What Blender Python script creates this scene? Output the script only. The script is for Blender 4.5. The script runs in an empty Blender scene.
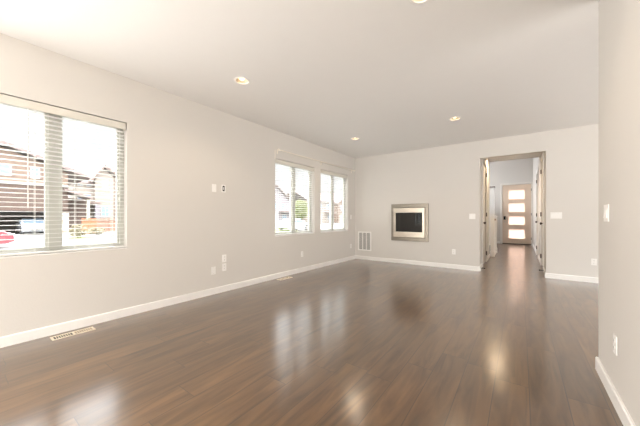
import bpy, bmesh, math, random
from mathutils import Vector, Matrix
random.seed(7)
sc = bpy.context.scene
col = sc.collection
PI = math.pi

# ------------------------------------------------------------------ camera
F_PX, CAM_H = 275.0, 1.137
YAW = math.atan(201 / F_PX)
cam_d = bpy.data.cameras.new('camera')
cam = bpy.data.objects.new('camera', cam_d)
col.objects.link(cam)
cam.location = (0, 0, CAM_H)
cam.rotation_euler = (PI / 2, 0, YAW)
cam_d.sensor_width = 36
cam_d.lens = 36 * F_PX / 640
cam_d.shift_y = 4 / 640
cam_d.clip_start = 0.05
cam_d.clip_end = 400
sc.camera = cam

# ------------------------------------------------------------------ light
world = bpy.data.worlds.new('sky')
sc.world = world
world.use_nodes = True
bg = world.node_tree.nodes['Background']
bg.inputs[0].default_value = (0.93, 0.97, 1.0, 1)
# hazy horizon, sky higher up made much brighter to feed the floor reflections
_n = world.node_tree.nodes; _l = world.node_tree.links
_tc = _n.new('ShaderNodeTexCoord'); _sp = _n.new('ShaderNodeSeparateXYZ'); _mr = _n.new('ShaderNodeMapRange')
_mr.interpolation_type = 'SMOOTHSTEP'
_mr.inputs[1].default_value = .27; _mr.inputs[2].default_value = .43
_mr.inputs[3].default_value = .98; _mr.inputs[4].default_value = 15
_l.new(_tc.outputs['Generated'], _sp.inputs[0]); _l.new(_sp.outputs['Z'], _mr.inputs[0]); _l.new(_mr.outputs[0], bg.inputs[1])

def area(name, loc, direction, sx, sy, power, color=(1, 1, 1), spread=PI):
    d = bpy.data.lights.new(name, 'AREA')
    d.shape = 'RECTANGLE'; d.size = sx; d.size_y = sy
    d.energy = power; d.color = color; d.spread = spread
    o = bpy.data.objects.new(name, d); col.objects.link(o)
    o.location = loc
    o.rotation_euler = Vector(direction).to_track_quat('-Z', 'Y').to_euler()
    return o
XLW = -3.66
# lamps for daylight at unseen rear, dining and foyer windows, plus added fill lamps
area('patio_daylight', (-1.5, -3.25, 1.25), (0, 1, 0.12), 3.3, 2.3, 50, (1.0, 0.96, 0.91))
area('patio_ceiling_fill', (-1.5, -3.2, .35), (0, 1, 1.1), 3.3, 0.6, 125, (1.0, 0.96, 0.90))  # added fill lamp aimed upward to brighten the ceiling
area('right_wall_fill', (XLW+.03, -1.55, 1.5), (1, 0, .15), 2.3, 1.4, 95, (1.0, .97, .95))  # fill lamp added behind the camera to brighten the near right wall
area('dining_daylight', (4.22, 3.9, 1.5), (-1, 0, .25), 3.6, 2.0, 55, (1.0, 0.97, 0.94))
area('dining_ceiling_fill', (4.2, 3.9, .7), (-1, .25, 1.1), 3.6, .5, 80, (1.0, 0.96, 0.92))  # added fill, tilted up to lift the right part of the ceiling
area('foyer_daylight', (-3.1, 11.7, 3.9), (1, 0.1, -0.25), 3.0, 2.0, 50, (0.92, 0.92, 0.98))
sun_d = bpy.data.lights.new('sun', 'SUN'); sun_d.energy = 2.0; sun_d.angle = 0.01; sun_d.color = (1, .95, .87)
sun = bpy.data.objects.new('sun', sun_d); col.objects.link(sun)
sun.rotation_euler = Vector((-0.15, 0.5, -0.85)).to_track_quat('-Z', 'Y').to_euler()

vs = sc.view_settings
vs.view_transform = 'Standard'; vs.look = 'None'; vs.gamma = 1.0; vs.exposure = 0.18
vs.use_curve_mapping = False

# ------------------------------------------------------------------ materials
def mat(name, color, rough=0.5, metal=0.0, noise=0.0, nscale=8, bump=0.0, bscale=200, coat=0.0, spec=0.5):
    m = bpy.data.materials.new(name); m.use_nodes = True
    nt = m.node_tree; b = nt.nodes['Principled BSDF']
    b.inputs['Base Color'].default_value = (*color, 1)
    b.inputs['Roughness'].default_value = rough
    b.inputs['Metallic'].default_value = metal
    b.inputs['Specular IOR Level'].default_value = spec
    b.inputs['Coat Weight'].default_value = coat
    tc = nt.nodes.new('ShaderNodeTexCoord')
    n = nt.nodes.new('ShaderNodeTexNoise'); n.inputs['Scale'].default_value = nscale
    n.inputs['Detail'].default_value = 4
    nt.links.new(tc.outputs['Object'], n.inputs['Vector'])
    r = nt.nodes.new('ShaderNodeMapRange')
    r.inputs[3].default_value = 1 - noise; r.inputs[4].default_value = 1 + noise
    nt.links.new(n.outputs[0], r.inputs[0])
    mx = nt.nodes.new('ShaderNodeVectorMath'); mx.operation = 'SCALE'
    mx.inputs[0].default_value = color
    nt.links.new(r.outputs[0], mx.inputs['Scale'])
    nt.links.new(mx.outputs[0], b.inputs['Base Color'])
    if bump:
        n2 = nt.nodes.new('ShaderNodeTexNoise'); n2.inputs['Scale'].default_value = bscale
        nt.links.new(tc.outputs['Object'], n2.inputs['Vector'])
        bp = nt.nodes.new('ShaderNodeBump'); bp.inputs['Strength'].default_value = bump
        bp.inputs['Distance'].default_value = 0.002
        nt.links.new(n2.outputs[0], bp.inputs['Height']); nt.links.new(bp.outputs[0], b.inputs['Normal'])
    return m

def emit(name, color, strength):
    m = bpy.data.materials.new(name); m.use_nodes = True
    b = m.node_tree.nodes['Principled BSDF']
    b.inputs['Base Color'].default_value = (*color, 1)
    b.inputs['Emission Color'].default_value = (*color, 1)
    b.inputs['Emission Strength'].default_value = strength
    return m

def glass_mat(name, color=(1, 1, 1), refl=0.06, rough=0.0):
    # thin pane: mostly see-through with a weak mirror coat
    m = bpy.data.materials.new(name); m.use_nodes = True
    nt = m.node_tree; nt.nodes.clear()
    out = nt.nodes.new('ShaderNodeOutputMaterial')
    t = nt.nodes.new('ShaderNodeBsdfTransparent'); t.inputs[0].default_value = (*color, 1)
    g = nt.nodes.new('ShaderNodeBsdfGlossy'); g.inputs['Roughness'].default_value = rough
    mx = nt.nodes.new('ShaderNodeMixShader')
    lw = nt.nodes.new('ShaderNodeLayerWeight'); lw.inputs[0].default_value = 0.25
    mr = nt.nodes.new('ShaderNodeMapRange'); mr.inputs[3].default_value = refl * .5; mr.inputs[4].default_value = min(1, refl * 5)
    nt.links.new(lw.outputs['Fresnel'], mr.inputs[0]); nt.links.new(mr.outputs[0], mx.inputs[0])
    nt.links.new(t.outputs[0], mx.inputs[1]); nt.links.new(g.outputs[0], mx.inputs[2])
    nt.links.new(mx.outputs[0], out.inputs[0])
    return m

def band_mat(name, color, axis='Z', pitch=0.16, dark=0.6, frac=0.12, rough=0.8, noise=0.08):
    # horizontal lap siding, shingle courses, fence boards
    m = mat(name, color, rough, noise=noise, nscale=3)
    nt = m.node_tree; b = nt.nodes['Principled BSDF']
    tc = nt.nodes.new('ShaderNodeTexCoord'); sp = nt.nodes.new('ShaderNodeSeparateXYZ')
    nt.links.new(tc.outputs['Object'], sp.inputs[0])
    d = nt.nodes.new('ShaderNodeMath'); d.operation = 'DIVIDE'; d.inputs[1].default_value = pitch
    nt.links.new(sp.outputs[axis], d.inputs[0])
    f = nt.nodes.new('ShaderNodeMath'); f.operation = 'FRACT'; nt.links.new(d.outputs[0], f.inputs[0])
    l = nt.nodes.new('ShaderNodeMath'); l.operation = 'LESS_THAN'; l.inputs[1].default_value = frac
    nt.links.new(f.outputs[0], l.inputs[0])
    mx = nt.nodes.new('ShaderNodeMix'); mx.data_type = 'RGBA'
    src = b.inputs['Base Color'].links[0].from_socket
    nt.links.new(l.outputs[0], mx.inputs[0]); nt.links.new(src, mx.inputs[6])
    mx.inputs[7].default_value = (*[c * dark for c in color], 1)
    nt.links.new(mx.outputs[2], b.inputs['Base Color'])
    return m

def stone_mat(name):
    m = bpy.data.materials.new(name); m.use_nodes = True
    nt = m.node_tree; b = nt.nodes['Principled BSDF']; b.inputs['Roughness'].default_value = .9
    tc = nt.nodes.new('ShaderNodeTexCoord')
    v = nt.nodes.new('ShaderNodeTexVoronoi'); v.inputs['Scale'].default_value = 4
    nt.links.new(tc.outputs['Object'], v.inputs['Vector'])
    cr = nt.nodes.new('ShaderNodeValToRGB')
    cr.color_ramp.elements[0].color = (.12, .08, .06, 1); cr.color_ramp.elements[1].color = (.5, .4, .33, 1)
    nt.links.new(v.outputs['Color'], cr.inputs[0]); nt.links.new(cr.outputs[0], b.inputs['Base Color'])
    return m

def floor_mat():
    m = bpy.data.materials.new('wood_floor'); m.use_nodes = True
    nt = m.node_tree; b = nt.nodes['Principled BSDF']
    N = nt.nodes.new; L = nt.links.new
    def math_(op, a, bb=None, c=None):
        n = N('ShaderNodeMath'); n.operation = op
        for i, v in enumerate((a, bb, c)):
            if v is None: continue
            if hasattr(v, 'default_value') or hasattr(v, 'links'): L(v, n.inputs[i])
            else: n.inputs[i].default_value = v
        return n.outputs[0]
    tc = N('ShaderNodeTexCoord'); sp = N('ShaderNodeSeparateXYZ'); L(tc.outputs['Object'], sp.inputs[0])
    W, LEN = 0.1903, 1.25
    xs = math_('DIVIDE', math_('SUBTRACT', sp.outputs['X'], 0.041), W)
    row = math_('FLOOR', xs); fx = math_('FRACT', xs)
    wn = N('ShaderNodeTexWhiteNoise'); wn.noise_dimensions = '1D'; L(row, wn.inputs['W'])
    ys = math_('ADD', math_('DIVIDE', sp.outputs['Y'], LEN), wn.outputs['Value'])
    cell = math_('FLOOR', ys); fy = math_('FRACT', ys)
    cv = N('ShaderNodeCombineXYZ'); L(row, cv.inputs[0]); L(cell, cv.inputs[1])
    wn2 = N('ShaderNodeTexWhiteNoise'); wn2.noise_dimensions = '3D'; L(cv.outputs[0], wn2.inputs['Vector'])
    # grain
    gv = N('ShaderNodeCombineXYZ')
    L(math_('MULTIPLY', sp.outputs['X'], 13.0), gv.inputs[0])
    L(math_('ADD', math_('MULTIPLY', sp.outputs['Y'], 1.5), math_('MULTIPLY', wn2.outputs['Value'], 37.0)), gv.inputs[1])
    gn = N('ShaderNodeTexNoise'); gn.inputs['Scale'].default_value = 1.0; gn.inputs['Detail'].default_value = 2.5
    gn.inputs['Distortion'].default_value = 1.2
    L(gv.outputs[0], gn.inputs['Vector'])
    cr = N('ShaderNodeValToRGB')
    e = cr.color_ramp.elements
    e[0].position = .25; e[0].color = FLOOR_DARK
    e[1].position = .75; e[1].color = FLOOR_LIGHT
    L(gn.outputs[0], cr.inputs[0])
    tone = N('ShaderNodeMapRange'); tone.inputs[3].default_value = .86; tone.inputs[4].default_value = 1.14
    L(wn2.outputs['Value'], tone.inputs[0])
    sc_ = N('ShaderNodeVectorMath'); sc_.operation = 'SCALE'; L(cr.outputs[0], sc_.inputs[0]); L(tone.outputs[0], sc_.inputs['Scale'])
    sx = math_('LESS_THAN', fx, 0.024); sy = math_('LESS_THAN', fy, 0.0035)
    seam = math_('MAXIMUM', sx, sy)
    mx = N('ShaderNodeMix'); mx.data_type = 'RGBA'; L(math_('MULTIPLY', seam, .75), mx.inputs[0]); L(sc_.outputs[0], mx.inputs[6])
    mx.inputs[7].default_value = (.035, .02, .012, 1)
    L(mx.outputs[2], b.inputs['Base Color'])
    rr = N('ShaderNodeMapRange'); rr.inputs[3].default_value = .276; rr.inputs[4].default_value = .285
    L(gn.outputs[0], rr.inputs[0]); L(rr.outputs[0], b.inputs['Roughness'])
    b.inputs['IOR'].default_value = 1.38
    b.inputs['Coat Weight'].default_value = 1.0; b.inputs['Coat IOR'].default_value = 1.8; b.inputs['Coat Roughness'].default_value = .185
    h = math_('SUBTRACT', math_('MULTIPLY', gn.outputs[0], .18), seam)
    bp = N('ShaderNodeBump'); bp.inputs['Strength'].default_value = .08; bp.inputs['Distance'].default_value = .0015
    L(h, bp.inputs['Height']); L(bp.outputs[0], b.inputs['Normal'])
    return m

FLOOR_DARK = (.056, .027, .009, 1); FLOOR_LIGHT = (.142, .071, .025, 1); FLOOR_SPEC = 0.8
M = dict(
    floor=floor_mat(),
    wall=mat('wall_paint', (.665, .634, .592), .75, noise=.015, nscale=2, bump=.25, bscale=90),
    ceil=mat('ceiling_paint', (.78, .765, .74), .85, noise=.01, bump=.25, bscale=70),
    trim=mat('white_trim', (.85, .83, .80), .4),
    plastic=mat('white_plastic', (.88, .86, .83), .3),
    vinyl=mat('window_vinyl', (.52, .51, .46), .4),
    slat=mat('blind_slat', (.76, .75, .72), .4),
    valance=mat('ivory_valance', (.68, .65, .58), .45),
    cord=mat('blind_cord', (.8, .79, .75), .8),
    glass=glass_mat('window_glass'),
    dark=mat('dark_slot', (.02, .018, .016), .6),
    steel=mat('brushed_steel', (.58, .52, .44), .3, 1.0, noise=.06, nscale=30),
    steel_shaded=mat('shaded_brushed_steel', (.27, .24, .20), .35, 1.0, noise=.1, nscale=30),  # same steel, with the outer frame's shading put into the colour
    blackglass=glass_mat('fireplace_glass', (.18, .15, .14), .12),
    firebox=mat('firebox_black', (.02, .018, .017), .7, noise=.2),
    ember=mat('fire_stone', (.10, .085, .08), .8, noise=.3, nscale=20),
    tan=mat('tan_metal', (.74, .64, .52), .4),
    brass=mat('brown_damper', (.30, .22, .14), .5, .3),
    rod=mat('cream_rod', (.86, .80, .70), .35),
    bulb=emit('lamp_bulb', (1.0, .70, .38), 5),
    hallbulb=emit('hall_lamp_bulb', (1.0, .72, .45), 5),
    reflector=mat('lamp_reflector', (.85, .78, .66), .25, .3),
    doorpaint=mat('front_door_paint', (.70, .56, .44), .45),
    hallpaint=mat('white_door_paint', (.78, .74, .69), .4),
    black=mat('black_metal', (.015, .015, .016), .35, .6),
    bronze=mat('dark_hinge', (.06, .045, .035), .4, .8),
    woodrail=mat('brown_rail', (.25, .15, .09), .4, noise=.15),
    siding1=band_mat('tan_siding', (.15, .10, .072), pitch=.18),
    siding1b=band_mat('brown_siding', (.075, .046, .034), pitch=.18),
    siding2=band_mat('cream_siding', (.22, .185, .155), pitch=.18),
    siding3=band_mat('grey_siding', (.2, .18, .19), pitch=.18),
    roof=band_mat('brown_shingle', (.16, .12, .11), pitch=.2, noise=.2),
    fascia=mat('brown_fascia', (.13, .09, .075), .7),
    beltm=mat('olive_belt', (.33, .31, .25), .7),
    xtrim=mat('pale_exterior_trim', (.4, .38, .35), .6),
    xglass=mat('house_window_glass', (.16, .22, .28), .08, spec=1.0),
    stone=stone_mat('stacked_stone'),
    garage=mat('garage_interior', (.07, .07, .075), .9),
    concrete=mat('pale_concrete', (.14, .136, .128), .9, noise=.08, nscale=1.2),
    lawn=mat('lawn_grass', (.10, .12, .03), .95, noise=.3, nscale=6),
    fence=band_mat('orange_cedar', (.30, .11, .05), axis='Y', pitch=.14, noise=.15),
    fence2=band_mat('brown_cedar', (.2, .11, .075), axis='Y', pitch=.14, noise=.15),
    leaf=mat('pale_green_leaf', (.15, .18, .05), .8, noise=.3, nscale=3),
    leaf2=mat('dry_grass_leaf', (.17, .15, .09), .8, noise=.3, nscale=3),
    bark=mat('bark', (.16, .11, .08), .9, noise=.3),
    carred=mat('red_car_paint', (.50, .02, .03), .25, coat=1),
    carwhite=mat('white_car_paint', (.5, .51, .54), .25, coat=1),
    cargrey=mat('silver_car_paint', (.42, .43, .45), .25, .3, coat=1),
    tyre=mat('tyre_rubber', (.02, .02, .02), .8),
    lampglass=mat('headlamp_glass', (.5, .52, .55), .1),
)
# frosted door lites: rough translucent glass
def frosted():
    m = bpy.data.materials.new('frosted_glass'); m.use_nodes = True
    nt = m.node_tree; nt.nodes.clear()
    out = nt.nodes.new('ShaderNodeOutputMaterial')
    t = nt.nodes.new('ShaderNodeBsdfTranslucent'); t.inputs[0].default_value = (.72, .59, .52, 1)
    d = nt.nodes.new('ShaderNodeBsdfDiffuse'); d.inputs[0].default_value = (.75, .70, .66, 1)
    mx = nt.nodes.new('ShaderNodeMixShader'); mx.inputs[0].default_value = .22
    nt.links.new(t.outputs[0], mx.inputs[1]); nt.links.new(d.outputs[0], mx.inputs[2])
    nt.links.new(mx.outputs[0], out.inputs[0])
    return m
M['frost'] = frosted()

# ------------------------------------------------------------------ mesh helpers
class MB:
    def __init__(s): s.bm = bmesh.new()
    def box(s, x0, x1, y0, y1, z0, z1):
        v = [s.bm.verts.new(p) for p in ((x0,y0,z0),(x1,y0,z0),(x1,y1,z0),(x0,y1,z0),(x0,y0,z1),(x1,y0,z1),(x1,y1,z1),(x0,y1,z1))]
        for f in ((3,2,1,0),(4,5,6,7),(0,1,5,4),(1,2,6,5),(2,3,7,6),(3,0,4,7)):
            s.bm.faces.new([v[i] for i in f])
        return s
    def prism(s, pts, axis, a, b):
        """polygon pts (two coords) extruded along axis from a to b"""
        def P(p, t):
            return {'X': (t, p[0], p[1]), 'Y': (p[0], t, p[1]), 'Z': (p[0], p[1], t)}[axis]
        A = [s.bm.verts.new(P(p, a)) for p in pts]; B = [s.bm.verts.new(P(p, b)) for p in pts]
        s.bm.faces.new(A[::-1]); s.bm.faces.new(B)
        n = len(pts)
        for i in range(n): s.bm.faces.new((A[i], A[(i+1) % n], B[(i+1) % n], B[i]))
        return s
    def tube(s, a, b, r, n=12, r2=None):
        a = Vector(a); b = Vector(b); r2 = r if r2 is None else r2
        q = (b - a).to_track_quat('Z', 'Y')
        A = []; B = []
        for i in range(n):
            t = 2*PI*i/n; o = Vector((math.cos(t), math.sin(t), 0))
            A.append(s.bm.verts.new(a + q @ (o*r))); B.append(s.bm.verts.new(b + q @ (o*r2)))
        s.bm.faces.new(A[::-1]); s.bm.faces.new(B)
        for i in range(n): s.bm.faces.new((A[i], A[(i+1) % n], B[(i+1) % n], B[i]))
        return s
    def lathe(s, prof, c, n=24, axis='Z', closed=True):
        """prof list of (r, h) around an axis through c"""
        rings = []
        for r, h in prof:
            ring = []
            for i in range(n):
                t = 2*PI*i/n; u, w = r*math.cos(t), r*math.sin(t)
                p = {'Z': (u, w, h), 'X': (h, u, w), 'Y': (w, h, u)}[axis]
                ring.append(s.bm.verts.new(Vector(c) + Vector(p)))
            rings.append(ring)
        for k in range(len(rings) - 1 + (1 if closed else 0)):
            A, B = rings[k], rings[(k+1) % len(rings)]
            for i in range(n): s.bm.faces.new((A[i], A[(i+1) % n], B[(i+1) % n], B[i]))
        return s
    def ico(s, c, r, sub=1, sq=(1, 1, 1), jit=0.0):
        res = bmesh.ops.create_icosphere(s.bm, subdivisions=sub, radius=r)
        for v in res['verts']:
            k = 1 + random.uniform(-jit, jit)
            v.co = Vector((v.co.x*sq[0]*k, v.co.y*sq[1]*k, v.co.z*sq[2]*k)) + Vector(c)
        return s
    def build(s, name, m, parent=None, bevel=0.0, smooth=False, kind=None):
        bmesh.ops.recalc_face_normals(s.bm, faces=s.bm.faces)
        me = bpy.data.meshes.new(name); s.bm.to_mesh(me); s.bm.free()
        me.materials.append(m)
        if smooth:
            for p in me.polygons: p.use_smooth = True
        o = bpy.data.objects.new(name, me); col.objects.link(o)
        if parent is not None:
            o.parent = parent
        if bevel:
            b = o.modifiers.new('bevel', 'BEVEL'); b.width = bevel; b.segments = 2; b.limit_method = 'ANGLE'
        if kind: o['kind'] = kind
        return o

def empty(name, loc, rz=0, kind=None, label=None, cat=None, group=None):
    o = bpy.data.objects.new(name, None); col.objects.link(o)
    o.location = loc; o.rotation_euler = (0, 0, rz); o.empty_display_size = .1
    if kind: o['kind'] = kind
    return tag(o, label, cat, group)
def tag(o, label=None, cat=None, group=None):
    if label: o['label'] = label
    if cat: o['category'] = cat
    if group: o['group'] = group
    return o
def children(o): return [c for c in bpy.data.objects if c.parent == o]
def copy_tree(o, parent=None):
    kids = children(o)
    c = o.copy(); col.objects.link(c)
    if parent is not None: c.parent = parent
    for k in kids: copy_tree(k, c)
    return c

def wall_mesh(name, plane, a0, a1, u0, u1, z0, z1, holes, m, kind='structure'):
    """wall slab with rectangular holes. plane 'X': slab x in a0..a1, u is y. plane 'Y': slab y in a0..a1, u is x."""
    us = sorted({u0, u1, *[h[0] for h in holes], *[h[1] for h in holes]})
    zs = sorted({z0, z1, *[h[2] for h in holes], *[h[3] for h in holes]})
    def solid(i, j):
        if i < 0 or j < 0 or i >= len(us)-1 or j >= len(zs)-1: return False
        cu, cz = (us[i]+us[i+1])/2, (zs[j]+zs[j+1])/2
        return not any(h[0] < cu < h[1] and h[2] < cz < h[3] for h in holes)
    b = MB(); bm = b.bm
    P = (lambda a, u, z: (a, u, z)) if plane == 'X' else (lambda a, u, z: (u, a, z))
    def q(*pts): bm.faces.new([bm.verts.new(p) for p in pts])
    for i in range(len(us)-1):
        for j in range(len(zs)-1):
            if not solid(i, j): continue
            ua, ub, za, zb = us[i], us[i+1], zs[j], zs[j+1]
            for a in (a0, a1): q(P(a,ua,za), P(a,ub,za), P(a,ub,zb), P(a,ua,zb))
            if not solid(i-1, j): q(P(a0,ua,za), P(a1,ua,za), P(a1,ua,zb), P(a0,ua,zb))
            if not solid(i+1, j): q(P(a0,ub,za), P(a1,ub,za), P(a1,ub,zb), P(a0,ub,zb))
            if not solid(i, j-1): q(P(a0,ua,za), P(a1,ua,za), P(a1,ub,za), P(a0,ub,za))
            if not solid(i, j+1): q(P(a0,ua,zb), P(a1,ua,zb), P(a1,ub,zb), P(a0,ub,zb))
    bmesh.ops.remove_doubles(bm, verts=bm.verts, dist=1e-5)
    return b.build(name, m, kind=kind)

# ------------------------------------------------------------------ shell
XL, YF, ZC = -3.66, 6.645, 2.74
XR, YE = 0.465, 2.87            # near right wall and its free end
YB, XE = -3.3, 4.3              # back wall, east wall
HL, HR, YD = -0.72, 0.39, 14.1  # hall sides, front door wall
OPL, OPR, OPT = -0.704, 0.377, 2.375
WT = 0.16
WINS = [(0.03, 1.244), (3.61, 4.803), (5.03, 6.251)]
WZ0, WZ1 = 0.775, 2.222

MB().box(XL-WT, XE+.14, YB-.14, YF, -.12, 0).box(-3.3, XE+.14, YF, YD+.15, -.12, 0).build('floor', M['floor'], kind='structure')
wall_mesh('wall_left', 'X', XL-WT, XL, YB-.14, YF+.14, 0, ZC+.2, [(a, b, WZ0, WZ1) for a, b in WINS + [(-2.7, -.4)]], M['wall'])
FPH = (-2.50, -1.87, .78, 1.25)
wall_mesh('wall_far', 'Y', YF, YF+.13, XL, XE+.14, 0, ZC+.2, [(OPL, OPR, -1, OPT), FPH], M['wall'])
wall_mesh('wall_right', 'X', XR, XR+.14, YB, YE, 0, ZC, [], M['wall'])
wall_mesh('wall_back', 'Y', YB-.14, YB, XL, XE+.14, 0, ZC+.2, [(-3.2, .2, 0, 2.42)], M['wall'])
wall_mesh('wall_dining', 'X', XE, XE+.14, YB, YF, 0, ZC+.2, [(2.0, 5.8, .5, 2.5)], M['wall'])
wall_mesh('wall_hall_left', 'X', HL-.14, HL, YF+.13, 9.0, 0, ZC, [(7.30, 8.14, 0, 2.42)], M['wall'])
wall_mesh('wall_stair', 'Y', 9.0, 9.14, -3.3, HL, 0, ZC, [], M['wall'])
wall_mesh('wall_hall_right', 'X', HR, HR+.14, YF+.13, YD, 0, 5.4, [(7.45, 8.29, 0, 2.42), (9.7, 10.54, 0, 2.42)], M['wall'])
wall_mesh('wall_entry', 'Y', YD, YD+.15, -3.3, HR+.14, 0, 5.4, [(-.655, .352, 0, 2.50)], M['wall'])
wall_mesh('wall_foyer_left', 'X', -3.3, -3.16, 9.14, YD, 0, 5.4, [(10.4, 13.4, 2.9, 4.9)], M['wall'])
wall_mesh('wall_foyer_upper', 'Y', 9.3, 9.44, -3.16, HR, ZC, 5.4, [], M['wall'])
MB().box(-3.3, HR+.14, 9.3, YD+.15, 5.4, 5.55).build('ceiling_foyer', M['ceil'], kind='structure')
# low partition beside the front door, closing off the side room
wall_mesh('wall_partition', 'Y', 13.0, 13.1, -3.16, -.86, 0, 2.32, [], M['trim'])
MB().box(-3.16, -.84, 12.97, 13.13, 2.32, 2.36).build('trim_1', M['fascia'], kind='structure')

LIGHTS = [(-2.65, 2.07), (-2.74, 4.96), (-.87, 4.91), (-.575, 2.03), (-.50, 8.4)]
def ceiling():
    b = MB(); bm = b.bm
    def loop(pts):
        vs_ = [bm.verts.new((x, y, ZC)) for x, y in pts]
        for i in range(len(vs_)): bm.edges.new((vs_[i], vs_[(i+1) % len(vs_)]))
    loop([(XL-.01, YB-.01), (XE+.01, YB-.01), (XE+.01, YF), (HR+.15, YF), (HR+.15, 9.3), (-3.3, 9.3), (-3.3, YF), (XL-.01, YF)])
    for cx, cy in LIGHTS:
        loop([(cx+.078*math.cos(2*PI*i/24), cy+.078*math.sin(2*PI*i/24)) for i in range(24)])
    bmesh.ops.triangle_fill(bm, use_beauty=True, use_dissolve=False, edges=bm.edges)
    b.box(XL-.2, XE+.2, YB-.2, 9.3, ZC+.2, ZC+.32)
    return b.build('ceiling', M['ceil'], kind='structure')
ceiling()

# baseboards -----------------------------------------------------------------
BH, BT = .092, .015
def base_x(b, x, side, y0, y1):   # along Y, face at x, projecting to side (+1/-1)
    b.prism([(x, 0), (x+side*BT, 0), (x+side*BT, BH-.008), (x+side*BT*.55, BH), (x, BH)], 'Y', y0, y1)
def base_y(b, y, side, x0, x1):
    b.prism([(y, 0), (y+side*BT, 0), (y+side*BT, BH-.008), (y+side*BT*.55, BH), (y, BH)], 'X', x0, x1)
b = MB(); base_x(b, XL, 1, YB, YF); b.build('baseboard_left', M['trim'], kind='structure')
b = MB(); base_y(b, YF, -1, XL+BT, OPL+.0); base_x(b, OPL, 1, YF-BT, YF+.13); base_y(b, YF, -1, OPR, XE); base_x(b, OPR, -1, YF-BT, YF+.13)
b.build('baseboard_far', M['trim'], kind='structure')
b = MB(); base_x(b, XR, -1, YB, YE+BT); base_y(b, YE, 1, XR, XR+.14+BT); base_x(b, XR+.14, 1, YB, YE+BT)
b.build('baseboard_right', M['trim'], kind='structure')
b = MB(); base_x(b, HL, 1, YF+.13, 7.21); base_x(b, HL, 1, 8.23, 9.14); b.build('baseboard_hall_left', M['trim'], kind='structure')
b = MB()
for y0, y1 in ((YF+.13, 7.36), (8.38, 9.61), (10.63, YD)): base_x(b, HR, -1, y0, y1)
b.build('baseboard_hall_right', M['trim'], kind='structure')
b = MB(); base_y(b, YD, -1, -3.16, -.73); b.build('baseboard_entry', M['trim'], kind='structure')

# ------------------------------------------------------------------ windows + blinds
def window(n, y0, y1, grid=True):
    w = empty('window_%d' % n, (XL-.10, (y0+y1)/2, WZ0), kind='structure')
    def L(b): # shift into local coordinates
        bmesh.ops.translate(b.bm, verts=b.bm.verts, vec=(-w.location.x, -w.location.y, -w.location.z)); return b
    x0, x1 = XL-WT+.01, XL-.085
    b = MB(); fw = .045
    b.box(x0, x1, y0, y1, WZ0, WZ0+fw); b.box(x0, x1, y0, y1, WZ1-fw, WZ1)
    b.box(x0, x1, y0, y0+fw, WZ0+fw, WZ1-fw); b.box(x0, x1, y1-fw, y1, WZ0+fw, WZ1-fw)
    L(b).build('window_frame', M['vinyl'], w, bevel=.004)
    ym = (y0+y1)/2 + .01
    L(MB().box(x0+.005, x1+.006, ym-.042, ym+.042, WZ0+fw, WZ1-fw)).build('mullion', M['vinyl'], w, bevel=.004)
    for a, c in ((y0+fw, ym-.042), (ym+.042, y1-fw)):
        s = MB(); sx0, sx1 = x0+.012, x1-.012; sw = .022
        s.box(sx0, sx1, a, c, WZ0+fw, WZ0+fw+sw); s.box(sx0, sx1, a, c, WZ1-fw-sw, WZ1-fw)
        s.box(sx0, sx1, a, a+sw, WZ0+fw+sw, WZ1-fw-sw); s.box(sx0, sx1, c-sw, c, WZ0+fw+sw, WZ1-fw-sw)
        sash = L(s).build('sash', M['vinyl'], w, bevel=.003)
        L(MB().box(x0+.03, x0+.036, a+sw, c-sw, WZ0+fw+sw, WZ1-fw-sw)).build('pane', M['glass'], sash)
    L(MB().box(XL-.086, XL+.004, y0, y1, WZ0-.001, WZ0+.012)).build('window_sill', M['trim'], w, bevel=.003)
    return w
for i, (a, c) in enumerate(WINS): window(i+1, a, c)
window(7, -2.7, -.4)  # unseen window, added along with the lamp that brightens the right wall

BL = ['',
      'white slatted blind on the left one of the two far windows',
      'white slatted blind on the window closest to the far corner of the room']
BL[0] = 'white slatted blind with open slats over the large window nearest the camera'
def blind(i, y0, y1):
    yc = (y0+y1)/2; xc = XL-.045
    r = empty('window_blind', (xc, yc, WZ0+.013), label=BL[i], cat='blind', group='open white blinds on the left wall')
    hw = (y1-y0)/2 - .012; H = WZ1 - WZ0 - .013
    v = MB(); v.box(.030, .044, -hw, hw, H-.085, H-.010); v.box(-.02, .030, -hw, -hw+.01, H-.085, H-.01); v.box(-.02, .030, hw-.01, hw, H-.085, H-.01)
    v.build('valance', M['valance'], r, bevel=.004)
    MB().box(-.025, .027, -hw+.012, hw-.012, H-.055, H-.012).build('head_rail', M['slat'], r)
    s = MB(); n = 31; top = H-.085; bot = .040
    for k in range(n):
        z = bot + (top-bot)*(k+.5)/n
        tilt = .03
        s.prism([(-.025, z-.0015-tilt*.025), (.025, z-.0015+tilt*.025), (.025, z+.0015+tilt*.025), (0, z+.0032), (-.025, z+.0015-tilt*.025)], 'Y', -hw+.006, hw-.006)
    s.build('slats', M['slat'], r)
    MB().box(-.025, .025, -hw+.006, hw-.006, .004, .020).build('bottom_rail', M['slat'], r, bevel=.004)
    for q in (-.76, -.22, .27, .80):
        c = MB()
        for dx in (-.0262, .0262): c.box(dx-.0008, dx+.0008, q*hw-.0013, q*hw+.0013, .02, H-.055)
        c.build('ladder_cord', M['cord'], r)
    if i == 0:
        MB().tube((.034, -.30*hw, H-.09), (.036, -.30*hw, H-1.0), .004, 8).build('tilt_wand', M['cord'], r)
    k = MB(); k.tube((.034, .90*hw, H-.09), (.034, .90*hw, H-.86), .0015, 6)
    k.lathe([(.001, 0), (.006, -.01), (.008, -.035), (.001, -.04)], (.034, .90*hw, H-.86), 10)
    k.build('lift_cord', M['cord'], r)
for i, (a, c) in enumerate(WINS): blind(i, a, c)

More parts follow.
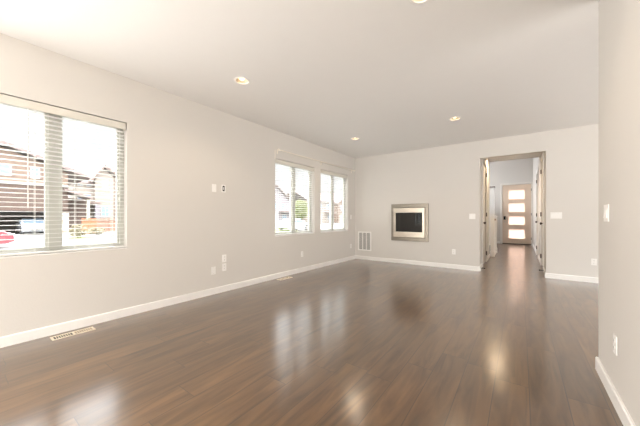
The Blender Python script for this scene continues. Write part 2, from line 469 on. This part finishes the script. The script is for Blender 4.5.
# curtain rod
rd = empty('curtain_rod', (XL, 5.06, 2.37), label='thin cream curtain rod on brackets above the two far windows', cat='curtain rod')
b = MB(); b.tube((.075, -1.44, 0), (.075, 1.40, 0), .0095, 12)
b.build('rod', M['rod'], rd, smooth=True)
for yy in (-1.44, 1.40):
    MB().ico((.075, yy, 0), .022, 2).build('finial', M['rod'], rd, smooth=True)
for yy in (-1.40, -.02, 1.36):
    b = MB(); b.box(0, .006, yy-.012, yy+.012, -.06, .02); b.box(.0, .08, yy-.005, yy+.005, -.012, -.004); b.box(.066, .084, yy-.006, yy+.006, -.014, .0)
    b.build('bracket', M['rod'], rd)
MB().tube((.02, -1.475, .0), (.02, -1.475, -.17), .006, 8).build('pull_wand', M['rod'], rd)

# ------------------------------------------------------------------ fireplace
fp = empty('wall_fireplace', (-2.178, YF, .555), label='square stainless steel framed fireplace set into the far wall', cat='fireplace')
def ring(b, x0, x1, z0, z1, t, ya, yb, tt=None, tb=None):
    tt = t if tt is None else tt; tb = t if tb is None else tb
    b.box(x0, x1, ya, yb, z0, z0+tb); b.box(x0, x1, ya, yb, z1-tt, z1)
    b.box(x0, x0+t, ya, yb, z0+tb, z1-tt); b.box(x1-t, x1, ya, yb, z0+tb, z1-tt)
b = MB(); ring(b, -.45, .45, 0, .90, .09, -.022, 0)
b.build('outer_frame', M['steel_shaded'], fp, bevel=.004)
for z0, z1 in ((.083, .098), (.797, .812)): MB().box(-.365, .365, -.012, -.001, z0, z1).build('air_slot', M['dark'], fp)
b = MB(); ring(b, -.375, .375, .095, .80, .055, -.075, -.002, tt=.115, tb=.13)
b.build('door_frame', M['steel'], fp, bevel=.005)
MB().box(-.32, .32, -.055, -.048, .225, .685).build('glass_panel', M['blackglass'], fp)
b = MB(); q = .24; X0, X1, Z0, Z1 = -.318, .318, .227, .683
b.box(X0, X1, q, q+.01, Z0, Z1); b.box(X0, X1, -.045, q, Z0-.0, Z0+.006); b.box(X0, X1, -.045, q, Z1-.006, Z1)
b.box(X0, X0+.006, -.045, q, Z0, Z1); b.box(X1-.006, X1, -.045, q, Z0, Z1)
b.build('firebox', M['firebox'], fp)
b = MB()
for k in range(40):
    b.ico((random.uniform(-.25, .25), random.uniform(.0, .18), .245+random.uniform(0, .02)), random.uniform(.012, .026), 1, jit=.15)
b.build('fire_stones', M['ember'], fp, kind='stuff')
lg = MB()
for x0, y0, z0, x1, y1, z1 in ((-.22, .1, .27, .16, .06, .30), (-.1, .03, .27, .24, .13, .29), (-.12, .12, .31, .1, .04, .36)):
    lg.tube((x0, y0, z0), (x1, y1, z1), .026, 10, .02)
lg.build('gas_log', M['ember'], fp, smooth=True)

# return air grille
vg = empty('return_vent', (-3.377, YF, .241), label='white upright return air grille low on the far wall by the corner', cat='vent')
b = MB(); ring(b, -.195, .195, 0, .505, .034, -.012, 0)
for xx in (-.055, .055): b.box(xx-.012, xx+.012, -.012, 0, .034, .471)
b.build('frame', M['plastic'], vg, bevel=.002)
MB().box(-.165, .165, -.002, -.0005, .03, .475).build('backing', M['dark'], vg)
b = MB()
for c0, c1 in ((-.161, -.067), (-.043, .043), (.067, .161)):
    z = .044
    while z < .462:
        b.prism([(-.003, z+.010), (-.011, z), (-.0095, z-.001), (-.002, z+.009)], 'X', c0, c1)
        z += .0125
b.build('louvres', mat('louvre_grey', (.56, .54, .52), .5), vg)

# ------------------------------------------------------------------ wall plates
def plate(kind, loc, rz, label, gangs=1, cat=None, group=None, w=None):
    """local frame: wall plane at y=0, plate projects to -y"""
    r = empty({'outlet': 'wall_outlet', 'switch': 'light_switch', 'blank': 'blank_wall_plate', 'jack': 'recessed_cable_plate'}[kind], loc, rz,
              label=label, cat=cat or {'outlet': 'outlet', 'switch': 'light switch', 'blank': 'wall plate', 'jack': 'wall plate'}[kind], group=group)
    W = w or (.070 + .046*(gangs-1))
    b = MB()
    if kind == 'jack': ring(b, -W/2, W/2, -.057, .057, .016, -.006, 0)
    else: b.box(-W/2, W/2, -.006, 0, -.057, .057)
    b.build('cover_plate', M['plastic'], r, bevel=.002)
    if kind == 'outlet':
        for zz in (-.021, .021):
            s = MB().lathe([(.001, -.0085), (.0165, -.0085), (.0168, -.005), (.001, -.005)], (0, 0, zz), 20, axis='Y').build('socket', M['plastic'], r)
            t = MB()
            for dx in (-.006, .006): t.box(dx-.0013, dx+.0013, -.0092, -.0083, zz-.002, zz+.008)
            t.box(-.002, .002, -.0092, -.0083, zz-.011, zz-.007)
            t.build('slots', M['dark'], s)
    if kind == 'switch':
        for g in range(gangs):
            cx = (g-(gangs-1)/2)*.046
            MB().prism([(-.006, -.033), (-.012, -.033), (-.0075, .033), (-.006, .033)], 'X', cx-.0165, cx+.0165).build('paddle', M['plastic'], r, bevel=.001)
    if kind == 'blank':
        for zz in (-.042, .042): MB().lathe([(.0005, -.0075), (.003, -.007), (.003, -.0055), (.0005, -.0055)], (0, 0, zz), 8, axis='Y').build('screw', M['steel'], r)
    if kind == 'jack':
        MB().box(-.019, .019, -.003, -.0005, -.041, .041).build('opening', M['dark'], r)
        MB().box(-.006, .006, -.0045, -.003, -.02, .02).build('cable_port', M['plastic'], r)
    return r
RL, RF, RN = PI/2, 0, -PI/2      # facing +X, -Y, -X
plate('blank', (XL, 2.355, 1.565), RL, 'blank white plate at eye height on the left wall, left of the dark cable opening')
plate('jack', (XL, 2.515, 1.57), RL, 'white plate with a dark cable opening at eye height on the left wall')
plate('blank', (XL, 2.345, .347), RL, 'blank white plate low on the left wall, left of two stacked outlets')
plate('outlet', (XL, 2.527, .505), RL, 'upper one of two white outlets stacked low on the left wall', group='stacked outlets on the left wall')
plate('outlet', (XL, 2.527, .372), RL, 'lower one of two white outlets stacked low on the left wall', group='stacked outlets on the left wall')
plate('outlet', (XL, 4.376, .37), RL, 'white outlet low on the left wall under the first far window')
plate('outlet', (XL, 6.40, .364), RL, 'white outlet low on the left wall beside the far corner')
plate('switch', (XL, 6.40, 1.137), RL, 'small white switch on the left wall between window and far corner')
plate('switch', (-.838, YF, 1.15), RF, 'white two gang switch on the far wall left of the hall opening', gangs=2)
plate('outlet', (-1.198, YF, .369), RF, 'white outlet low on the far wall between fireplace and hall opening')
plate('switch', (.522, YF, 1.165), RF, 'wide three gang white switch right of the hall opening', gangs=3)
plate('outlet', (1.02, YF, .358), RF, 'white outlet low on the far wall right of the hall opening')
plate('switch', (XR, 2.62, 1.163), RN, 'white two gang switch on the near right wall', gangs=2)
plate('outlet', (XR, 2.41, .362), RN, 'white outlet low on the near right wall')

# ------------------------------------------------------------------ floor registers
def register(x, y, label):
    r = empty('floor_register', (x, y, 0), label=label, cat='vent', group='floor registers along the left wall')
    b = MB(); hw, hl = .055, .16
    b.box(-hw, hw, -hl, -hl+.018, 0, .004); b.box(-hw, hw, hl-.018, hl, 0, .004)
    b.box(-hw, -hw+.016, -hl+.018, hl-.018, 0, .004); b.box(hw-.016, hw, -hl+.018, hl-.018, 0, .004); b.box(-hw+.016, hw-.016, -.009, .009, 0, .004)
    n = 8
    for s0, s1 in ((-hl+.018, -.009), (.009, hl-.018)):
        for k in range(1, n): 
            yy = s0+(s1-s0)*k/n; b.box(-hw+.016, hw-.016, yy-.0024, yy+.0024, 0, .004)
    b.build('grate', M['tan'], r)
    MB().box(-hw+.015, hw-.015, -hl+.015, 0, .0002, .0008).build('duct_opening', M['dark'], r)
    MB().box(-hw+.015, hw-.015, 0, hl-.015, .0002, .0008).build('damper', M['brass'], r)
register(-3.525, .748, 'tan metal floor register with dark slots beneath the nearest window')
register(-3.525, 3.72, 'small tan floor register by the baseboard under the far windows')

# ------------------------------------------------------------------ recessed lights
LL = ['round recessed ceiling light nearest the large left window', 'small distant recessed ceiling light near the far left corner',
      'recessed ceiling light above the floor in front of the hall opening', 'recessed ceiling light cut off by the top edge of the photo',
      'recessed ceiling light inside the hallway, hidden above the opening']
for i, (x, y) in enumerate(LIGHTS):
    r = empty('recessed_light', (x, y, ZC), label=LL[i], cat='ceiling light', group='recessed ceiling lights')
    MB().lathe([(.072, .004), (.072, -.006), (.093, -.003), (.094, 0)], (0, 0, 0), 32).build('trim_ring', M['plastic'], r, smooth=True)
    MB().lathe([(.073, .0), (.058, .075), (.0005, .08), (.0005, .085), (.062, .08), (.0765, .0)], (0, 0, 0), 32).build('reflector', M['reflector'], r, smooth=True)
    if True:
        ld = bpy.data.lights.new('lamp_light', 'SPOT'); ld.energy = 85 if i == 4 else 15; ld.color = (1, .76, .50) if i == 4 else (1, .80, .58); ld.spot_size = 2.5; ld.spot_blend = .6; ld.shadow_soft_size = .04
        lo = bpy.data.objects.new('hall_lamp_light', ld); col.objects.link(lo); lo.location = (x, y, ZC-.01)
    MB().lathe([(.0005, .010), (.022, .013), (.036, .028), (.036, .072), (.0005, .074)], (0, 0, 0), 24).build('bulb', M['bulb'] if i < 4 else M['hallbulb'], r, smooth=True)

# ------------------------------------------------------------------ doors
def casing(b, plane, a, side, u0, u1, zt, w=.075, t=.016):
    pa, pb = (a, a+side*t)
    bx = (lambda u_0, u_1, z0, z1: b.box(min(pa, pb), max(pa, pb), u_0, u_1, z0, z1)) if plane == 'X' else (lambda u_0, u_1, z0, z1: b.box(u_0, u_1, min(pa, pb), max(pa, pb), z0, z1))
    bx(u0-w, u0, 0, zt); bx(u1, u1+w, 0, zt); bx(u0-w, u1+w, zt, zt+w)

# front door
d1 = empty('door_1', (-.15, YD, 0), kind='structure')
def loc(b, o): bmesh.ops.translate(b.bm, verts=b.bm.verts, vec=(-o.location.x, -o.location.y, -o.location.z)); return b
b = MB(); casing(b, 'Y', YD, -1, -.655, .352, 2.50, w=.06); b.box(-.655, -.642, YD, YD+.15, 0, 2.5); b.box(.338, .352, YD, YD+.15, 0, 2.5); b.box(-.642, .338, YD, YD+.15, 2.487, 2.5)
loc(b, d1).build('door_casing', M['hallpaint'], d1, bevel=.003)
LITES = [(.235, .63), (.81, 1.18), (1.345, 1.73), (1.88, 2.28)]
o = wall_mesh('door_slab', 'Y', YD+.01, YD+.055, -.64, .336, .03, 2.485, [(-.427, .133, a, c) for a, c in LITES], M['doorpaint'], kind=None)
o.parent = d1; o.location = (-d1.location.x, -d1.location.y, 0)
for a, c in LITES:
    b = MB()
    for s_ in (YD+.004, YD+.052):
        b.box(-.445, .151, s_, s_+.010, a-.018, a+.004); b.box(-.445, .151, s_, s_+.010, c-.004, c+.018)
        b.box(-.445, -.423, s_, s_+.010, a+.004, c-.004); b.box(.129, .151, s_, s_+.010, a+.004, c-.004)
    lf = loc(b, d1).build('lite_frame', M['doorpaint'], d1, bevel=.002)
    loc(MB().box(-.426, .132, YD+.028, YD+.036, a+.001, c-.001), d1).build('pane', M['frost'], lf)
lock = loc(MB().box(-.60, -.53, YD-.018, YD+.009, 1.02, 1.17), d1).build('keypad_lock', M['black'], d1, bevel=.006)
b = MB(); b.lathe([(.001, 0), (.028, 0), (.028, -.012), (.012, -.018), (.012, -.05), (.001, -.05)], (-.565, YD+.01, .93), 20, axis='Y'); b.box(-.575, -.46, YD-.05, YD-.036, .92, .94)
loc(b, d1).build('door_handle', M['steel'], d1)
for zz in (.25, 1.25, 2.25):
    loc(MB().tube((.338, YD+.004, zz-.05), (.338, YD+.004, zz+.05), .009, 8), d1).build('hinge', M['bronze'], d1)
loc(MB().box(-.642, .338, YD-.02, YD+.15, 0, .028), d1).build('threshold', M['bronze'], d1)

# side doors of the hall (closed slabs in their casings)
def side_door(n, x, side, y0, y1, knob_at_far):
    d = empty('door_%d' % n, (x, (y0+y1)/2, 0), kind='structure')
    b = MB(); casing(b, 'X', x, side, y0, y1, 2.42, w=.085, t=.02)
    loc(b, d).build('door_casing', M['trim'], d, bevel=.003)
    xa, xb = sorted((x - side*.012, x - side*.047))
    s = MB(); s.box(xa, xb, y0+.003, y1-.003, .008, 2.415)
    for z0, z1 in ((.15, .98), (1.12, 1.75), (1.87, 2.3)):
        f = x - side*.012; fa, fb = sorted((f, f+side*.008))
        s.box(fa, fb, y0+.11, y1-.11, z0, z0+.02); s.box(fa, fb, y0+.11, y1-.11, z1-.02, z1)
        s.box(fa, fb, y0+.11, y0+.13, z0+.02, z1-.02); s.box(fa, fb, y1-.13, y1-.11, z0+.02, z1-.02)
    loc(s, d).build('door_slab', M['hallpaint'], d)
    ky = y1-.07 if knob_at_far else y0+.07
    k = MB(); k.lathe([(.0005, -side*.012), (.03, -side*.012), (.03, -side*.004), (.01, side*.004), (.01, side*.03), (.027, side*.04), (.028, side*.055), (.016, side*.066), (.0005, side*.067)], (x, ky, 1.0), 20, axis='X')
    loc(k, d).build('door_knob', M['bronze'], d, smooth=True)
    hy = y0 if knob_at_far else y1
    for zz in (.22, 1.2, 2.2):
        loc(MB().tube((x+side*.012, hy, zz-.05), (x+side*.012, hy, zz+.05), .011, 8), d).build('hinge', M['bronze'], d)
side_door(2, HL, 1, 7.30, 8.14, False)
side_door(3, HR, -1, 7.45, 8.29, False)
side_door(4, HR, -1, 9.7, 10.54, False)
plate('switch', (HR, 8.9, 1.16), RN, 'white switch plate on the right side of the hallway')

def stop(x, side, y, label):
    r = empty('door_stop', (x+side*BT, y, .05), label=label, cat='door stop', group='door stops on the hall baseboards')
    b = MB()
    for k in range(8): b.lathe([(.006, .004+k*.0075), (.010, .0075+k*.0075), (.006, .011+k*.0075), (.004, .0075+k*.0075)], (0, 0, 0), 12, axis='X')
    for v in b.bm.verts: v.co.x *= side
    b.build('spring', M['black'], r)
    MB().lathe([(.0005, side*.064), (.011, side*.064), (.011, side*.08), (.0005, side*.082)], (0, 0, 0), 12, axis='X').build('bumper', M['black'], r)
stop(OPL+.0, 1, YF+.10, 'dark spring door stop on the left baseboard of the hallway')
stop(HR, -1, 7.2, 'dark spring door stop on the right baseboard of the hallway')

# stair railing on the left of the hall
sr = empty('stair_railing', (-.665, 9.85, 0), label='white stair railing with brown handrail on the left of the hallway', cat='railing')
for yy in (-.52, .52):
    b = MB(); b.box(-.045, .045, yy-.045, yy+.045, 0, 1.14); b.box(-.058, .058, yy-.058, yy+.058, 1.14, 1.165); b.prism([(-.05, 1.165), (.05, 1.165), (0, 1.20)], 'Y', yy-.05, yy+.05); b.box(-.055, .055, yy-.055, yy+.055, 0, .16)
    b.build('newel_post', M['trim'], sr, bevel=.003)
MB().prism([(-.03, 1.03), (.03, 1.03), (.034, 1.06), (.02, 1.085), (-.02, 1.085), (-.034, 1.06)], 'Y', -.475, .475).build('handrail', M['woodrail'], sr)
MB().box(-.04, .04, -.475, .475, .0, .05).build('shoe_rail', M['trim'], sr)
for k in range(8):
    yy = -.475 + .95*(k+.5)/8
    MB().box(-.016, .016, yy-.016, yy+.016, .05, 1.03).build('baluster', M['trim'], sr)

# glazing behind the camera and in the dining room
def big_window(n, plane, a, u0, u1, z0, z1, divs):
    P = (lambda b, u_0, u_1, z_0, z_1, t0, t1: b.box(a+t0, a+t1, u_0, u_1, z_0, z_1)) if plane == 'X' else (lambda b, u_0, u_1, z_0, z_1, t0, t1: b.box(u_0, u_1, a+t0, a+t1, z_0, z_1))
    w = empty('window_%d' % n, (a, (u0+u1)/2, 0) if plane == 'X' else ((u0+u1)/2, a, 0), kind='structure')
    b = MB(); f = .06
    P(b, u0, u1, z0, z0+f, .03, .11); P(b, u0, u1, z1-f, z1, .03, .11)
    for k in range(divs+1):
        c = u0 + f/2 + (u1-u0-f)*k/divs; P(b, c-f/2, c+f/2, z0+f, z1-f, .03, .11)
    loc(b, w).build('window_frame', M['vinyl'], w)
    for k in range(divs):
        c0 = u0+f+(u1-u0-f)*k/divs; c1 = u0+(u1-u0-f)*(k+1)/divs
        b = MB(); P(b, c0, c1, z0+f, z1-f, .066, .072); loc(b, w).build('pane', M['glass'], w)
big_window(4, 'Y', YB-.14, -3.2, .2, 0, 2.42, 3)
big_window(5, 'X', XE, 2.0, 5.8, .5, 2.5, 3)
big_window(6, 'X', -3.3, 10.4, 13.4, 2.9, 4.9, 2)

# ------------------------------------------------------------------ exterior
G = -.5
MB().box(-140, 60, -60, 160, G-.3, G).build('ground', M['concrete'], kind='structure')
def lawn(pts, name='lawn'):
    MB().prism(pts, 'Z', G, G+.04).build(name, M['lawn'], kind='structure')
lawn([(-29.5, 5.9), (-19.3, 4.05), (-19.3, 13), (-29.5, 13)])
lawn([(-31, 22), (-20, 19.5), (-20, 23.5), (-30, 31.5)])
lawn([(-38, 33), (-31, 33), (-31, 44), (-38, 44)])

def house_window(parent, x, y0, y1, z0, z1, side=1, shutters=False, header=False):
    b = MB(); t = .07
    ring2 = [(y0, y1, z0, z0+t), (y0, y1, z1-t, z1), (y0, y0+t, z0+t, z1-t), (y1-t, y1, z0+t, z1-t), ((y0+y1)/2-.025, (y0+y1)/2+.025, z0+t, z1-t)]
    for a, c, d, e in ring2: b.box(x, x+.05, a, c, d, e)
    f = b.build('window', M['xtrim'], parent)
    MB().box(x+.005, x+.02, y0+t, y1-t, z0+t, z1-t).build('pane', M['xglass'], f)
    if shutters:
        for a, c in ((y0-.16, y0-.01), (y1+.01, y1+.16)): MB().box(x, x+.06, a, c, z0, z1).build('shutter', M['fascia'], parent)
    if header: MB().box(x, x+.08, y0-.18, y1+.18, z1+.03, z1+.14).build('window_header', M['fascia'], parent)

def gable_roof(parent, x0, x1, y0, y1, zb, zp, over=.4, th=.22, axis='X', m='roof'):
    """ridge along axis; local coordinates"""
    b = MB()
    if axis == 'X':
        ym = (y0+y1)/2; k = (zp-zb)/(ym-y0)
        ya, yb = y0-over, y1+over; za = zb-k*over
        b.prism([(ya, za), (ym, zp), (yb, za), (yb, za+th), (ym, zp+th), (ya, za+th)], 'X', x0-over, x1+over)
    else:
        xm = (x0+x1)/2; k = (zp-zb)/(xm-x0)
        xa, xb = x0-over, x1+over; za = zb-k*over
        b.prism([(xa, za), (xm, zp), (xb, za), (xb, za+th), (xm, zp+th), (xa, za+th)], 'Y', y0-over, y1+over)
    return b.build('roof', M[m], parent)

# house across the street
h1 = empty('house', (-36.4, 3, G), label='tan and brown two storey house with an open garage across the street', cat='house')
g0, g1, gt = -1.25, 3.75, 2.2      # garage opening (local y), height
b = MB(); yl, yr = -5.2, 4.3
b.box(-9, 0, yl, yr, 4.75, 6.0)
b.prism([(yl, 6.0), (yr, 6.0), ((yl+yr)/2+.45, 7.75)], 'X', -9, 0)
b.build('upper_wall', M['siding1'], h1)
b = MB(); b.box(-.3, 0, g0-.1, g1, gt, 4.6); b.box(-9, 0, yl, g0, 0, 4.6); b.box(-9, -.3, g1, yr, 0, 4.6); b.box(-.3, 0, g1, yr, gt+.1, 4.6); b.box(-9, -8.8, g0, g1, 0, 4.6)
b.build('lower_wall', M['siding1b'], h1)
b = MB(); b.box(-8.7, -8.6, g0, g1, 0, gt); b.box(-8.7, -.3, g0, g0+.1, 0, gt); b.box(-8.7, -.3, g1-.1, g1, 0, gt); b.box(-8.7, -.3, g0, g1, gt, gt+.1)
b.build('garage_interior', M['garage'], h1)
MB().box(0, .1, yl, yr, 4.58, 4.80).build('belt_trim', M['beltm'], h1)
MB().box(-.4, .35, g1-.1, g1+.55, 0, 2.05).build('stone_pillar', M['stone'], h1)
gable_roof(h1, -9, 0, yl-.3, yr+.3+.9, 5.75, 7.95, over=.5, th=.28)
b = MB(); b.prism([(g1+.2, 4.2), (g1+2.3, 3.5), (g1+2.3, 3.7), (g1+.2, 4.4)], 'X', -1.6, .6); b.build('porch_roof', M['roof'], h1)
MB().box(-2.2, -1.9, yr, yr+2.0, 0, 3.6).build('entry_wall', M['siding1b'], h1)
MB().box(.1, .3, g1+1.95, g1+2.2, 0, 3.5).build('porch_post', M['beltm'], h1)
house_window(h1, 0, 1.70, 2.30, 5.2, 6.2, shutters=True, header=True)
house_window(h1, 0, -.9, .52, 5.27, 6.27, shutters=True)

# cream gabled house behind
h2 = empty('house', (-45.5, 12.2, G), label='pale cream house with a steep brown trimmed gable right of the open garage', cat='house')
MB().box(-8, 0, -2.3, 7, 0, 6.0).build('wall', M['siding2'], h2)
gable_roof(h2, -8, 0, -3, 7, 6.0, 7.6, over=.3, axis='Y')
b = MB(); b.box(-.5, .6, -.55, 1.95, 0, 6.6); b.prism([(-.55, 6.6), (1.95, 6.6), (.4, 8.1)], 'X', -.5, .6); b.build('gable_bay', M['siding2'], h2)
b = MB(); b.prism([(-1.0, 6.1), (.4, 8.2), (2.3, 7.0), (2.3, 7.3), (.4, 8.55), (-1.15, 6.3)], 'X', -1, 1.0); b.build('gable_roof', M['fascia'], h2)
MB().box(.6, .7, 1.55, 1.75, 0, 7.0).build('corner_trim', M['fascia'], h2)
house_window(h2, 0, -2.2, -1.6, 5.6, 6.2); house_window(h2, 0, -1.3, -.75, 5.6, 6.2); house_window(h2, .6, .2, .8, 5.2, 6.5)
house_window(h2, 0, -2.2, -.8, 3.9, 4.6); house_window(h2, .6, .1, 1.0, 1.6, 3.1)
MB().box(0, 2.2, -2.4, -.4, 3.3, 3.5).build('porch_roof', M['fascia'], h2)
MB().box(1.6, 2.1, -.9, -.4, 0, 3.3).build('porch_column', M['siding3'], h2)
MB().box(0, .06, -2.3, -1.3, .1, 2.3).build('entry_door', M['fascia'], h2)

def simple_house(x, y, w, d, hwall, hp, wm, label, axis='X', tall=True):
    h = empty('house', (x, y, G), label=label, cat='house', group='houses down the street')
    MB().box(-d, 0, 0, w, 0, hwall).build('wall', M[wm], h)
    if axis == 'X': MB().prism([(0, hwall), (w, hwall), (w/2, hp)], 'X', -d, 0).build('gable_wall', M[wm], h)
    gable_roof(h, -d, 0, 0, w, hwall, hp, axis=axis)
    for k in range(3):
        y0 = w*(.12+.28*k); house_window(h, 0, y0, y0+1.2, hwall-1.9, hwall-.6)
    b = MB(); b.box(0, .05, w*.1, w*.1+4.2, .05, 2.3)
    b.build('garage_door', M['xtrim'], h)
    house_window(h, 0, w*.72, w*.72+1.4, .9, 2.2)
    MB().box(0, 1.6, w*.62, w*.62+3, 2.7, 2.9).build('porch_roof', M['roof'], h)
    return h
simple_house(-42, 37, 9, 9, 5.2, 8.3, 'siding3', 'grey gabled house far down the street behind the round tree', 'X')
simple_house(-40, 50, 11, 9, 5.6, 8.0, 'siding2', 'cream house far down the street with its eave facing the road', 'Y')
simple_house(-42, 66, 10, 9, 5.6, 8.8, 'siding1', 'tan gabled house farthest along the street', 'X')

# cars
def car(x, y, rz, paint, label):
    r = empty('car', (x, y, G), rz, label=label, cat='car')
    # side profile along local x (front = +x), y across
    prof = [(-2.15, .35), (-2.2, .75), (-2.1, .98), (-1.55, 1.08), (-1.0, 1.42), (.2, 1.46), (.95, 1.05), (1.85, .90), (2.15, .70), (2.2, .38), (1.9, .25), (-1.9, .25)]
    bm_ = MB(); bm = bm_.bm
    rows = []
    for yy, s, dz in ((-.90, .97, 0), (-.86, 1.0, 0), (-.70, 1.0, .0), (.70, 1.0, 0), (.86, 1.0, 0), (.90, .97, 0)):
        row = []
        for px, pz in prof:
            up = max(0, pz-.98)
            yv = yy*(1-.45*up) if abs(yy) > .5 else yy
            if pz > 1.0 and abs(yy) > .84: yv *= .98
            row.append(bm.verts.new((px*s, yv, pz if abs(yy) < .88 else min(pz, pz*.985+.005))))
        rows.append(row)
    n = len(prof)
    for a, c in zip(rows, rows[1:]):
        for i in range(n): bm.faces.new((a[i], a[(i+1) % n], c[(i+1) % n], c[i]))
    bm.faces.new(rows[0]); bm.faces.new(rows[-1][::-1])
    bm_.build('body', M[paint], r, bevel=.05, smooth=False)
    MB().prism([(.24, 1.43), (.93, 1.07), (.97, 1.09), (.27, 1.47)], 'Y', -.66, .66).build('windshield', M['xglass'], r)
    MB().prism([(-1.52, 1.10), (-1.03, 1.41), (-1.06, 1.45), (-1.57, 1.12)], 'Y', -.66, .66).build('rear_window', M['xglass'], r)
    for s_ in (-1, 1):
        MB().prism([(-1.3, 1.03), (.78, 1.03), (.2, 1.37), (-.95, 1.35)], 'Y', s_*.80 if s_ > 0 else -.87, .87 if s_ > 0 else -.80).build('side_window', M['xglass'], r)
        MB().box(2.05, 2.2, min(s_*.5, s_*.84), max(s_*.5, s_*.84), .62, .76).build('headlamp', M['lampglass'], r)
        for wx in (-1.35, 1.35):
            wl = MB(); wl.lathe([(.14, s_*.72), (.33, s_*.72), (.34, s_*.76), (.34, s_*.90), (.32, s_*.93), (.2, s_*.93), (.14, s_*.9)], (wx, 0, .34), 24, axis='Y')
            wo = wl.build('wheel', M['tyre'], r)
            MB().lathe([(.001, s_*.86), (.2, s_*.90), (.2, s_*.92), (.05, s_*.925), (.001, s_*.925)], (wx, 0, .34), 12, axis='Y').build('rim', M['steel'], wo)
    MB().box(2.14, 2.215, -.45, .45, .42, .58).build('grille', M['dark'], r)
    return r
car(-37.9, 5.0, 0, 'carwhite', 'white car parked in the open garage, nose towards the street')
car(-22.3, .0, PI/2, 'carred', 'red car cut off by the left edge at the window')
car(-22.3, 25.2, PI/2, 'cargrey', 'silver car parked on the street, seen through the far windows')

# fences
def fence(x, y0, y1, z0, z1, m, label):
    r = empty('fence', (x, y0, G), label=label, cat='fence')
    MB().box(-.02, .02, 0, y1-y0, .05, z1-G).build('boards', M[m], r)
    b = MB()
    k = 0
    while k <= y1-y0+.01: 
        b.box(-.06, .06, k-.06, k+.06, 0, z1-G+.05); k += (y1-y0)/2
    b.build('fence_post', M[m], r)
    MB().box(.02, .06, 0, y1-y0, z1-G-.2, z1-G-.1).build('rail', M[m], r)
fence(-33.5, 7.75, 8.75, G, .98, 'fence', 'short orange wooden fence panel beyond the lawn')
fence(-35.0, 8.95, 11.6, G, .95, 'fence2', 'brown wooden fence right of the orange panel')

# plants
def leafy(name, x, y, z, r, h, n, m, label, cat, trunk=0.0, leaf=.12, group=None):
    o = empty(name, (x, y, G), label=label, cat=cat, group=group)
    b = MB(); bm = b.bm
    for k in range(n):
        t = random.uniform(0, 2*PI); u = random.uniform(-1, 1); rr = random.random()**.4
        c = Vector((math.cos(t)*math.sqrt(1-u*u)*r*rr, math.sin(t)*math.sqrt(1-u*u)*r*rr, trunk + h/2 + u*h/2*rr))
        q = Vector((random.gauss(0, 1), random.gauss(0, 1), random.gauss(0, 1))).to_track_quat('Z', 'Y')
        s = leaf*random.uniform(.6, 1.3)
        bm.faces.new([bm.verts.new(c + q @ Vector(p)) for p in ((-s, 0, 0), (0, -s*.5, 0), (s, 0, .02), (0, s*.5, 0))])
    b.build('foliage', M[m], o)
    tb = MB()
    tb.tube((0, 0, 0), (0, 0, trunk + h*.5), max(.02, r*.06), 8, max(.01, r*.03))
    for k in range(5):
        t = 2*PI*k/5
        tb.tube((0, 0, trunk + h*.15), (math.cos(t)*r*.6, math.sin(t)*r*.6, trunk+h*.6), max(.012, r*.03), 6, .008)
    tb.build('trunk' if trunk else 'stems', M['bark'], o)
leafy('tree', -32.7, 38.5, 0, 1.9, 3.6, 1500, 'leaf', 'round pale green tree seen through the left far window', 'tree', trunk=1.2, leaf=.2)
leafy('shrub', -27.4, 6.05, 0, .55, 1.15, 380, 'leaf2', 'dry pale shrub standing at the corner of the lawn', 'shrub', leaf=.09)
leafy('shrub', -31.5, 8.3, 0, .7, .7, 380, 'leaf2', 'low dry shrub in front of the wooden fence, left of its neighbour', 'shrub', leaf=.09)
leafy('shrub', -30.6, 10.4, 0, .8, .8, 380, 'leaf2', 'broad dry shrub in front of the brown fence', 'shrub', leaf=.09)
leafy('shrub', -24.0, 21.8, 0, .6, 1.3, 300, 'leaf', 'small green shrub on the far lawn seen through the left far window', 'shrub', leaf=.1)
